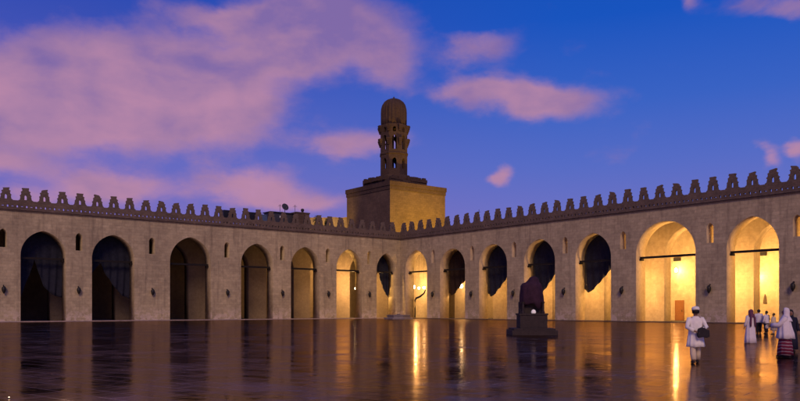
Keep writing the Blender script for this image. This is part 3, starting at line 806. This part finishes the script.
def garment(o,name,m,rings,sleeves=(),J=None,nf=11,amp=.075,seed=0,sr=(.075,.06,.062)):
    mb=MB(); n=44; vs=[];fs=[]
    for j,(z,rx,ry,cy) in enumerate(rings):
        a_=amp*(1-j/(len(rings)-1))
        for i in range(n):
            a=2*math.pi*i/n; f=1+a_*math.sin(nf*a+seed+z*2)+a_*.5*math.sin((nf*2-3)*a+seed*2)
            vs.append((rx*f*math.cos(a), cy+ry*f*math.sin(a), z+(.012*math.sin(5*a+seed) if j==0 else 0)))
    for j in range(len(rings)-1):
        for i in range(n):
            k=(i+1)%n; fs.append((j*n+i,j*n+k,(j+1)*n+k,(j+1)*n+i))
    fs.append(tuple((len(rings)-1)*n+i for i in range(n)))
    fs.append(tuple(reversed(range(n))))
    mb.add(vs,fs)
    for sd in sleeves:
        sh,el,wr=[Vector(J[k+sd][0]) for k in ('sh','el','wr')]
        inn=sh*.75+Vector(J['up'][0])*.25
        mb.tube([inn,sh,(sh+el)/2,el,(el+wr)/2,wr],[sr[0]*.9,sr[0]+.008,sr[0]-.004,sr[1],sr[1],sr[2]],12)
    return mb.build(name,m,o,smooth=True)
TUNIC=lambda hem,hw=.30: [(hem,hw,hw*.78,0),(hem+.12,hw*.93,hw*.72,0),(.85,.225,.175,0),(1.0,.205,.16,0),(1.15,.205,.155,0),(1.3,.225,.15,0),(1.40,.20,.115,0),(1.455,.10,.08,0),(1.475,.07,.065,0)]
def trousers(o,J,m,r=(.10,.085,.07),hem=.10):
    mb=MB()
    for sd in 'lr':
        hp,kn,an=[Vector(J[k+sd][0]) for k in ('hip','knee','ank')]
        mb.tube([hp+Vector((0,0,.05)),(hp+kn)/2,kn,(kn+an)/2,an+Vector((0,0,hem-.07))],[r[0]+.012,r[0]+.01,r[1],r[2]+.01,r[2]],14)
    return mb.build('trousers',m,o,smooth=True)
def shoes(o,J,m):
    for sd in 'lr':
        a=Vector(J['ank'+sd][0]); t=Vector(J['toe'+sd][0]); mb=MB()
        mb.tube([a+Vector((0,-.05,-.04)),a+Vector((0,.03,-.03)),t+Vector((0,-.02,.005)),t+Vector((0,.05,0))],[.04,.05,.045,.028],12)
        me=mb.mesh()
        for v in me.vertices: v.co.z=max(v.co.z,.0)
        link('shoe',me,m,o,smooth=True)
def hood(o,m,name='headscarf',drop=1.30,w=.15,back=.03,open_=True):
    mb=MB(); prof=[(.19*w/.15,drop),(.17*w/.15,drop+.06),(.125,1.47),(.118,1.55),(.122,1.63),(.115,1.69),(.085,1.745),(.03,1.77)]
    mb.lathe(prof,28,(0,-back,0)); me=mb.mesh()
    for v in me.vertices:
        if v.co.y>.05 and 1.52<v.co.z<1.71 and abs(v.co.x)<.08: v.co.y=.035     # the face stays open
    return link(name,me,m,o,smooth=True)

# 1 man walking away, hands behind the back
arm={'l':((-.29,-.13,1.13),(-.10,-.25,1.02)),'r':((.30,-.12,1.14),(.12,-.25,1.04))}
o,J=person(695.5,363,1.70,R(-8),'man in white knee-length tunic and white cap walking away on the wet-looking paving',.17,arm)
hair(o); garment(o,'tunic',M['white'],TUNIC(.52,.27),'lr',J,seed=1); trousers(o,J,M['cream'],(.10,.085,.08)); shoes(o,J,M['darkcloth'])
mb=MB(); mb.lathe([(.117,1.665),(.117,1.72),(.10,1.765),(.04,1.785)],20,(0,-.01,0)); mb.build('cap',M['white'],o,smooth=True)
bagp=o.matrix_basis@Vector((.13,-.30,.0))
e=empty('bag',(bagp.x,bagp.y,.86),R(-8),'small black bag held behind the back of the man in white tunic','bag')
mb=MB()
def softbox(mb,x0,x1,y0,y1,z0,z1,b=.03):
    mb.add([(x0+b,y0,z0+b),(x1-b,y0,z0+b),(x1-b,y0,z1-b),(x0+b,y0,z1-b),(x0,y0+b,z0),(x1,y0+b,z0),(x1,y0+b,z1),(x0,y0+b,z1),(x0,y1-b,z0),(x1,y1-b,z0),(x1,y1-b,z1),(x0,y1-b,z1),(x0+b,y1,z0+b),(x1-b,y1,z0+b),(x1-b,y1,z1-b),(x0+b,y1,z1-b)],
     [(0,1,2,3)]+[(a+i,a+(i+1)%4,a+4+(i+1)%4,a+4+i) for a in (0,4,8) for i in range(4)]+[(15,14,13,12)])
oc=[(-.15,.06),(-.12,.17),(-.02,.22),(.06,.20),(.13,.14),(.19,.13),(.20,-.06),(.12,-.10),(.0,-.08),(-.11,-.10),(-.16,-.03)]
nb=len(oc); vb=[(x*k_,y_,z_*k_+.02) for y_,k_ in ((-.06,.8),(-.045,1),(.045,1),(.06,.8)) for x,z_ in oc]
mb.add(vb,[tuple(range(nb))]+[(a_*nb+i_,a_*nb+(i_+1)%nb,(a_+1)*nb+(i_+1)%nb,(a_+1)*nb+i_) for a_ in range(3) for i_ in range(nb)]+[tuple(reversed(range(3*nb,4*nb)))])
mb.build('bag_body',M['darkcloth'],e,smooth=False)
mb=MB(); mb.tube([(.0,0,.2),(-.01,0,.25),(.03,0,.27),(.07,0,.25),(.07,0,.18)],.010,8); mb.build('handle',M['leather'],e)
# 2 person in white robe with plum scarf
o,J=person(750.5,343,1.62,R(12),'person in long white robe with plum headscarf standing before the rightmost full arch',.05)
hair(o); garment(o,'robe',M['lilac'],[(.012,.30,.26,0),(.3,.28,.23,0),(.7,.25,.19,0),(1.0,.22,.165,0),(1.3,.24,.155,0),(1.40,.21,.12,0),(1.46,.10,.08,0),(1.475,.07,.065,0)],'lr',J,nf=9,seed=2)
hood(o,M['scarf'],drop=1.36,w=.14)
mb=MB()
for s_ in (-1,1): mb.tube([(s_*.07,-.13,1.5),(s_*.11,-.19,1.32),(s_*.13,-.20,1.05),(s_*.14,-.20,.86)],[.04,.05,.05,.04],8)
mb.build('scarf_ends',M['scarf'],o,smooth=True)
# 3,4 men with white tops
o,J=person(758.8,333.5,1.62,R(-20),'man in white shirt and dark trousers behind the robed person, the left of a pair',.04)
hair(o); garment(o,'shirt',M['lilac'],[(.80,.215,.17,0)]+TUNIC(.7)[2:],'lr',J,seed=3); trousers(o,J,M['darkcloth'],(.12,.1,.09)); shoes(o,J,M['darkcloth'])
o,J=person(766.3,333.8,1.52,R(25),'man in pale shirt with dark sleeve beside the other, the right of a pair',.04)
hair(o); garment(o,'shirt',M['lilac'],[(.80,.215,.17,0)]+TUNIC(.7)[2:],'l',J,seed=4); 
mb=MB(); sh,el,wr=[Vector(J[k+'r'][0]) for k in ('sh','el','wr')]; mb.tube([sh*.8+Vector((0,0,.28)),sh,el,wr],[.07,.09,.075,.06],12); mb.build('dark_sleeve',M['navy'],o,smooth=True)
trousers(o,J,M['darkcloth'],(.12,.1,.09)); shoes(o,J,M['darkcloth'])
# 5 child with cream clothes
o,J=person(773.5,334.5,1.38,R(40),'short person in cream clothing between the pair of men and the woman in striped skirt',.03)
hair(o,simple('brown_hair',(.08,.045,.02),.7,.2,.2,30)); garment(o,'robe',M['cream'],[(.35,.27,.22,0),(.7,.24,.18,0),(1.0,.21,.165,0),(1.3,.23,.15,0),(1.40,.20,.115,0),(1.46,.10,.08,0),(1.475,.07,.065,0)],'lr',J,seed=5); trousers(o,J,M['cream']); shoes(o,J,M['darkcloth'])
# 6 woman with striped skirt, arm held forward (to the left)
arm={'l':((-.22,.18,1.16),(-.10,.42,1.14)),'r':((.24,.14,1.14),(.10,.40,1.10))}
o,J=person(785,357.5,1.68,R(62),'woman in white shawl and maroon striped skirt, arms held forward, at the right edge',.10,arm)
hair(o); garment(o,'skirt',M['skirt'],[(.10,.30,.26,0),(.42,.28,.235,0),(.75,.235,.19,0),(.98,.19,.15,0)],(),J,nf=10,amp=.05,seed=6)
garment(o,'shawl',M['lilac'],[(.68,.34,.29,-.02),(.85,.32,.27,-.02),(1.1,.29,.22,0),(1.3,.255,.18,0),(1.40,.21,.13,0),(1.47,.12,.10,-.01),(1.50,.10,.10,-.02)],'lr',J,nf=8,amp=.08,seed=7,sr=(.10,.085,.075))
hood(o,M['lilac'],'head_veil',drop=1.28,w=.17); shoes(o,J,M['darkcloth'])
ph=o.matrix_basis@Vector((0,.56,1.14))
e=empty('pouch',(ph.x,ph.y,ph.z-.05),R(62),'small pale pouch held out by the woman in the striped skirt','pouch')
mb=MB(); mb.lathe([(.05,-.07),(.075,-.03),(.07,.03),(.03,.075)],12); mb.build('pouch_body',M['cream'],e,smooth=True)
# 7 dark hooded person behind her
o,J=person(790.5,352,1.62,R(170),'person in dark navy hood and coat close behind the white shawl, right edge',.05)
hair(o); garment(o,'coat',M['navy'],[(.12,.26,.22,0),(.5,.26,.21,0),(.9,.22,.175,0),(1.15,.21,.16,0),(1.3,.225,.15,0),(1.40,.20,.115,0),(1.46,.10,.08,0),(1.475,.07,.065,0)],'lr',J,seed=8); hood(o,M['navy'],'hood',1.32); shoes(o,J,M['darkcloth'])

# ------------------------------------------------------------------ world: dusk sky with pink clouds
w=bpy.data.worlds.new('World'); SC.world=w; w.use_nodes=True; nt=w.node_tree; nt.nodes.clear()
out=nt.nodes.new('ShaderNodeOutputWorld'); bg=nt.nodes.new('ShaderNodeBackground'); nt.links.new(bg.outputs[0],out.inputs[0])
tc=nt.nodes.new('ShaderNodeTexCoord'); sp=nt.nodes.new('ShaderNodeSeparateXYZ'); nt.links.new(tc.outputs['Generated'],sp.inputs[0])
az=math_(nt,'ARCTAN2',sp.outputs[0],sp.outputs[1]); el=math_(nt,'ARCSINE',sp.outputs[2])
elr=math_(nt,'DIVIDE',el,R(45),clamp=True)
elr=math_(nt,'DIVIDE',el,math.pi/2,clamp=True)
grad=ramp(nt,elr,[(0,(.28,.20,.50)),(.07,(.155,.16,.54)),(.12,(.085,.14,.55)),(.17,(.035,.115,.54)),(.235,(.004,.082,.51)),(.5,(.002,.045,.30)),(1,(.002,.03,.2))])
gradL=ramp(nt,elr,[(0,(.30,.18,.46)),(.07,(.20,.15,.50)),(.12,(.13,.135,.52)),(.19,(.060,.085,.47)),(.26,(.015,.06,.42)),(.5,(.004,.04,.28)),(1,(.002,.03,.2))])
side=math_(nt,'MULTIPLY_ADD',az,-1.6,.35,clamp=True)
sky=mixc(nt,side,grad,gradL)
cv=nt.nodes.new('ShaderNodeCombineXYZ'); nt.links.new(az,cv.inputs[0]); nt.links.new(math_(nt,'MULTIPLY',el,1.7),cv.inputs[1])
def fbm(scale,detail,off,dist=.3,rough=.55):
    mp=nt.nodes.new('ShaderNodeMapping'); mp.inputs['Location'].default_value=off; nt.links.new(cv.outputs[0],mp.inputs[0])
    return noise_(nt,mp.outputs[0],scale,detail,rough,dist)
n1=fbm(6,7,(1.3,2.1,0)); n2=fbm(16,6,(4.1,.7,0),.2,.5); n3=fbm(3.2,4,(7,3,0))
# warp the coordinates so the edges of the cloud banks are ragged
azw=math_(nt,'ADD',az,math_(nt,'MULTIPLY',math_(nt,'SUBTRACT',n1,.5),.10)); elw=math_(nt,'ADD',el,math_(nt,'MULTIPLY',math_(nt,'SUBTRACT',fbm(7,6,(9,5,0)),.5),.06))
blobs=[(25,95,80,36,1.2),(80,112,95,34,1.1),(110,60,75,34,.9),(160,95,85,38,1.1),(235,100,48,34,1.0),(270,30,80,30,.95),(340,28,72,32,1.05),(210,14,50,12,.6),(392,66,24,24,.7),(300,62,45,20,.6),
 (480,46,36,15,.95),(490,88,50,14,1.15),(545,102,55,17,1.3),(340,143,42,17,.95),(390,140,28,15,.5),(497,176,13,9,1.1),
 (115,187,70,12,.95),(250,180,42,15,1.0),(262,198,60,12,.9),(10,165,34,9,.7),(325,200,30,10,.5),(20,196,50,9,.6),(795,4,48,9,.9),(695,4,12,12,.8),(766,161,14,8,.9),(797,152,10,9,1.0)]
tot=None
for (cx,cy,rx,ry,am) in blobs:
    a0=math.atan2(cx-400,F); hyp=math.hypot(F,cx-400); e0=math.atan2(YH-cy,hyp)
    sa=rx/F*math.cos(a0)**2; se=ry/F*math.cos(e0)
    dx=math_(nt,'MULTIPLY',math_(nt,'SUBTRACT',azw,a0),1/sa); dy=math_(nt,'MULTIPLY',math_(nt,'SUBTRACT',elw,e0),1/se)
    r2=math_(nt,'ADD',math_(nt,'MULTIPLY',dx,dx),math_(nt,'MULTIPLY',dy,dy))
    g_=math_(nt,'MULTIPLY',math_(nt,'EXPONENT',math_(nt,'MULTIPLY',r2,-.85)),am)
    tot=g_ if tot is None else math_(nt,'ADD',tot,g_)
# clouds elsewhere on the sky
away=math_(nt,'MULTIPLY_ADD',math_(nt,'ABSOLUTE',az),4,-2.6,clamp=True)
extra=math_(nt,'MULTIPLY',math_(nt,'MULTIPLY',away,math_(nt,'SUBTRACT',n3,.42)),3)
tot=math_(nt,'ADD',tot,extra)
dens=math_(nt,'ADD',tot,math_(nt,'ADD',math_(nt,'MULTIPLY',math_(nt,'SUBTRACT',n1,.5),1.7),math_(nt,'ADD',math_(nt,'MULTIPLY',math_(nt,'SUBTRACT',n2,.5),.75),math_(nt,'MULTIPLY',math_(nt,'SUBTRACT',fbm(42,5,(2,8,0),.3,.6),.5),.35))))
mr=nt.nodes.new('ShaderNodeMapRange'); mr.interpolation_type='SMOOTHSTEP'; mr.inputs[1].default_value=.16; mr.inputs[2].default_value=1.12; nt.links.new(dens,mr.inputs[0])
ccol=ramp(nt,math_(nt,'ADD',math_(nt,'MULTIPLY',elr,3.2),math_(nt,'MULTIPLY',math_(nt,'ADD',math_(nt,'SUBTRACT',n1,.5),math_(nt,'SUBTRACT',n2,.5)),.9)),[(.0,(.50,.25,.42)),(.35,(.47,.235,.38)),(.6,(.37,.20,.37)),(.9,(.22,.14,.38))])
sky=mixc(nt,math_(nt,'MULTIPLY',mr.outputs[0],.96),sky,ccol)
nis=nt.nodes.new('ShaderNodeTexSky'); nis.sky_type='NISHITA'; nis.sun_disc=False; nis.sun_elevation=R(1.5); nis.sun_rotation=R(205)
nsc=nt.nodes.new('ShaderNodeVectorMath'); nsc.operation='SCALE'; nsc.inputs[3].default_value=.006; nt.links.new(nis.outputs[0],nsc.inputs[0])
sky=mixc(nt,1.0,sky,nsc.outputs[0],'ADD')
below=math_(nt,'MULTIPLY_ADD',el,30,1,clamp=True)
sky=mixc(nt,below,(.06,.045,.06),sky)
nt.links.new(sky,bg.inputs[0]); bg.inputs[1].default_value=1.0

# last glow of dusk from behind the photographer
l=bpy.data.lights.new('sun','SUN'); l.energy=1.5; l.angle=R(18); l.color=(1,.64,.39)
o=bpy.data.objects.new('sun',l); COL.objects.link(o)
dirv=Vector((-.04,.82,-.55)); o.rotation_euler=dirv.to_track_quat('-Z','Y').to_euler()

# ------------------------------------------------------------------ camera
cd=bpy.data.cameras.new('camera'); cd.sensor_width=36; cd.lens=36*F/800; cd.shift_y=(YH-200.5)/800; cd.clip_end=8000
co=bpy.data.objects.new('camera',cd); COL.objects.link(co); co.location=(0,0,H); co.rotation_euler=(R(90),0,0); SC.camera=co
SC.view_settings.view_transform='Standard'; SC.view_settings.look='None'; SC.view_settings.exposure=0; SC.view_settings.gamma=1
SC.render.resolution_x=1024; SC.render.resolution_y=513
